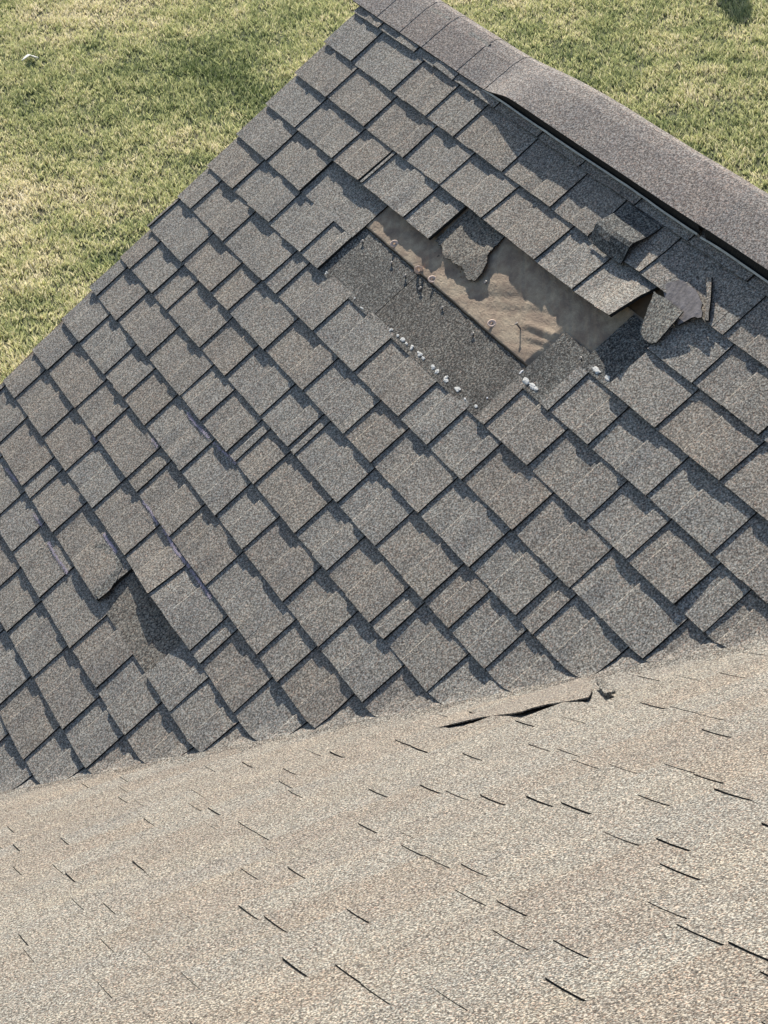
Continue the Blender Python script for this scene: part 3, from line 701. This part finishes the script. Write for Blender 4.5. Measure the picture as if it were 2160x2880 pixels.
def humped_tab():
    verts, faces, midx = [], [], []
    prof = [(0.00, .012), (0.02, .0155), (0.15, .017), (0.35, .024), (0.50, .033), (0.62, .039), (0.72, .040), (0.85, .033), (0.96, .026), (1.05, .022)]
    nu = 6
    for kk, h in prof:
        for i in range(nu+1):
            u = 1.802 + 0.176*i/nu
            verts.append(WF(u - (h-.012)*.35, kk + 0.03 + .01*wob(3, u, .03), h + .006 + .002*wob(kk*9, u, .05)))
    n = nu+1
    for j in range(len(prof)-1):
        for i in range(nu): faces.append([j*n+i, (j+1)*n+i, (j+1)*n+i+1, j*n+i+1]); midx.append(0)
    b = len(verts); m_ = len(verts)
    for p in verts[:m_]: pass
    verts += [Vector(p) - NF*0.0045 for p in verts[:m_]]
    for j in range(len(prof)-1):
        for i in range(nu): faces.append([b+j*n+i, b+j*n+i+1, b+(j+1)*n+i+1, b+(j+1)*n+i]); midx.append(1)
        for i, fl in ((0, 0), (nu, 1)):
            q = [j*n+i, (j+1)*n+i, b+(j+1)*n+i, b+j*n+i]; faces.append(q[::-1] if fl else q); midx.append(1)
    for j in (0, len(prof)-1):
        for i in range(nu): faces.append([j*n+i, j*n+i+1, b+j*n+i+1, b+j*n+i]); midx.append(1)
    return link('loose_tab', verts, faces, [M_head, M_edge], None, midx)
tag(humped_tab(), 'dark humped loose shingle tab lying just below the ridge vent', 'shingle tab')

# ---------------------------------------------------------------- the main roof in the foreground
main = empty('main_roof', (5.5, -1.8, GZ), 'sunlit pale grey-brown main roof slope in the foreground', 'roof')
DASH = [(-1.6, 18.01), (-1.76, 21.02), (-2.0, 24.0), (-2.01, 25.0), (-1.77, 25.0), (-0.74, 26), (-0.94, 27), (-2.12, 27.0), (-0.96, 28), (-1.23, 29), (-1.03, 29), (-2.38, 29), (-1.66, 29), (-1.19, 30), (-1.97, 30), (-2.27, 30), (-1.67, 30), (-1.4, 30), (-1.21, 31), (-2.16, 31), (-1.87, 31), (-1.66, 31), (-1.32, 31), (-2.03, 32), (-1.73, 32), (-1.46, 32), (-1.72, 33), (-1.44, 33), (-1.79, 34), (-1.51, 34), (-1.76, 35), (-1.61, 35), (-1.84, 36), (-2.05, 28), (-1.62, 28), (-1.45, 27), (-1.80, 26), (-1.45, 26), (-1.2, 26), (-2.3, 26), (-1.60, 23), (-1.30, 23), (-1.1, 24), (-1.45, 24), (-1.75, 22), (-1.4, 21), (-2.4, 24), (-0.5, 27), (-0.3, 28), (-0.6, 25)]
vlab = math.atan(1)
def WNr(y, r, h):
    # r counts upslope rows; convert to slope metres. flipped so that the butt is the low end
    return WN(y, -r*EN + PHN, h)
for r in range(5, 43):
    ds = sorted(y for y, q in DASH if round(q) == r)
    ys = [-3.3]
    for d in ds + [0.9]:
        while d - ys[-1] > 0.36: ys.append(ys[-1] + R.uniform(0.17, 0.33))
        if d - ys[-1] < 0.07 and len(ys) > 1: ys[-1] = d
        else: ys.append(d)
    for a, b in zip(ys, ys[1:]):
        if b-a < .02: continue
        # tooth starts at a (its shaded side faces the camera's left), slot follows up to b
        t_ = a + (b-a)*R.uniform(.42, .66)
        # mirrored in y so that the raised tooth comes first
        f = lambda y, k, h: WNr(-y, k, h)
        piece(f, -r, -b, -t_, -a, main, M_near, None, clipside=-1, clipoff=0.004, sag=0.0022, wav=0.0008, rev=True, hoff=0.002, chamfer=0.001, jit=.0008, slot=T*R.choice([.2, .3, .4, .5, .6, .7]))
def npt(y, a, h): return Vector((a*CN_, y, a*SN_ + CN)) + NN*h
quad('roof_deck', [npt(-6.5, 12*EN, -.001), npt(-6.5, 8.2, -.001), npt(3.5, 8.2, -.001), npt(3.5, 12*EN, -.001)], M_deck, main, 0.012) if False else None
# sheathing follows the valley
va = lambda y: (zf(y) - CN)/TN/CN_
link('roof_deck', [npt(-5.5, va(-5.5), 0), npt(-5.5, 8.2, 0), npt(1.2, 8.2, 0), npt(RY, va(RY), 0), npt(-5.5, va(-5.5), -.02), npt(-5.5, 8.2, -.02), npt(1.2, 8.2, -.02), npt(RY, va(RY), -.02)],
     [[0, 1, 2, 3], [7, 6, 5, 4], [0, 4, 5, 1], [1, 5, 6, 2], [2, 6, 7, 3], [3, 7, 4, 0]], M_deck, main)
link('upper_slope', [npt(-5.5, 36.5*EN+1.0, -.0), npt(-5.5, 8.2, 0), npt(1.2, 8.2, 0), npt(1.2, 36.5*EN+1.0, 0)], [[0, 1, 2, 3]], M_near, main) if False else None
link('house_wall', [(5.2, -5.3, GZ), (6.9, -5.3, GZ), (6.9, 1.0, GZ), (5.2, 1.0, GZ), (5.2, -5.3, .6), (6.9, -5.3, 1.5), (6.9, 1.0, 1.5), (5.2, 1.0, .6)],
     [[0, 3, 2, 1], [4, 5, 6, 7], [0, 1, 5, 4], [1, 2, 6, 5], [2, 3, 7, 6], [3, 0, 4, 7]], M_siding, main)

# raised strip along the valley, its loose edge toward the camera
FLAP = [(-1.211, 3.386, 0.022500000000000003), (-1.16, 3.435, 0.025500000000000002), (-1.11, 3.486, 0.026500000000000003), (-1.071, 3.571, 0.026500000000000003), (-1.062, 3.622, 0.0305), (-1.037, 3.631, 0.0315), (-0.999, 3.632, 0.027500000000000004), (-0.973, 3.687, 0.027500000000000004), (-0.944, 3.74, 0.029500000000000002), (-0.905, 3.68, 0.0335), (-0.829, 3.478, 0.0315), (-0.831, 3.411, 0.026500000000000003), (-0.89, 3.366, 0.022500000000000003), (-0.961, 3.305, 0.021500000000000002), (-1.033, 3.289, 0.021500000000000002), (-1.117, 3.292, 0.022500000000000003)]
def WNs(y, a, h):
    P = Vector((a*CN_, y, a*SN_ + CN)) + NN*h
    return P
def flap(pts, thick, name, label, parent, m):
    # strip built as a band between its raised near edge and its far edge
    bm = bmesh.new(); out = []
    n = len(pts)
    for i in range(n):
        a, b = pts[i], pts[(i+1) % n]
        for j in range(3):
            t = j/3; jj = (R.random()-.5)*.004 if j else 0
            out.append((a[0]+(b[0]-a[0])*t + jj, a[1]+(b[1]-a[1])*t + jj, a[2]+(b[2]-a[2])*t))
    tv = [bm.verts.new(WNs(*p)) for p in out]; lv = [bm.verts.new(WNs(p[0], p[1], p[2]-thick)) for p in out]
    f = bm.faces.new(tv); g = bm.faces.new(lv[::-1])
    sides = []
    for i in range(len(out)):
        j = (i+1) % len(out); s = bm.faces.new([tv[j], tv[i], lv[i], lv[j]]); sides.append(s)
    bmesh.ops.triangulate(bm, faces=[f, g])
    bmesh.ops.recalc_face_normals(bm, faces=bm.faces[:])
    bm.verts.index_update()
    v = [x.co.copy() for x in bm.verts]; fs = [[q.index for q in h.verts] for h in bm.faces]
    bm.free()
    return link(name, v, fs, [m], parent, label=label)
flap(FLAP, 0.003, 'shingle', 'long shingle strip along the valley with its edge lifted', main, M_near)
FC = [(-0.884, 3.661, 0.048), (-0.88, 3.694, 0.05), (-0.898, 3.786, 0.038), (-0.906, 3.806, 0.034), (-0.919, 3.777, 0.032), (-0.901, 3.71, 0.036)]
o = flap(FC, 0.006, 'shingle_scrap', None, None, M_near); tag(o, 'small bright curled shingle chip at the right end of the lifted valley strip', 'shingle scrap')

# ---------------------------------------------------------------- things down on the lawn
def paper():
    c = Vector((-12.2, 1.82, GZ + 0.045)); v = []; f = []
    pts = [(-.09, -.03, .0), (-.02, -.07, .03), (.05, -.05, .01), (.12, .01, .0), (.06, .06, .04), (.0, .10, .09), (-.05, .05, .05), (.0, .0, .07)]
    v = [c + Vector((p[1], p[0], p[2])) for p in pts] + [c + Vector((p[1]*.9, p[0]*.9, p[2]-.012)) for p in pts]
    v = [c + (q - c)*.75 - Vector((0, 0, .01)) for q in v]
    f = [[7, i, (i+1) % 7] for i in range(7)] + [[15, 8+(i+1) % 7, 8+i] for i in range(7)] + [[i, 8+i, 8+(i+1) % 7, (i+1) % 7] for i in range(7)]
    return link('paper_scrap', v, f, M_paper)
tag(paper(), 'crumpled white scrap of paper on the lawn at far left', 'litter')
def post():  # unseen stand-in, added and shaped only to cast the shadow on the lawn
    tip = Vector((-9.00, 7.33, GZ)); hgt = 1.25
    L = hgt/math.tan(math.asin(SUN.z)); d = Vector((SUN.x, SUN.y, 0)).normalized()
    b = tip + d*L
    v, f = lathe([(0.12, 0), (0.13, 0.5), (0.14, 0.8), (0.14, 1.0), (0.115, 1.12), (0.07, 1.2), (0.002, hgt)], b, Vector((0, 0, 1)), 12)
    return link('shadow_post', v, f, M_wood, smooth=True, origin=b)
tag(post(), 'added unseen stand-in post whose shadow tip falls on the lawn at top right', 'post')
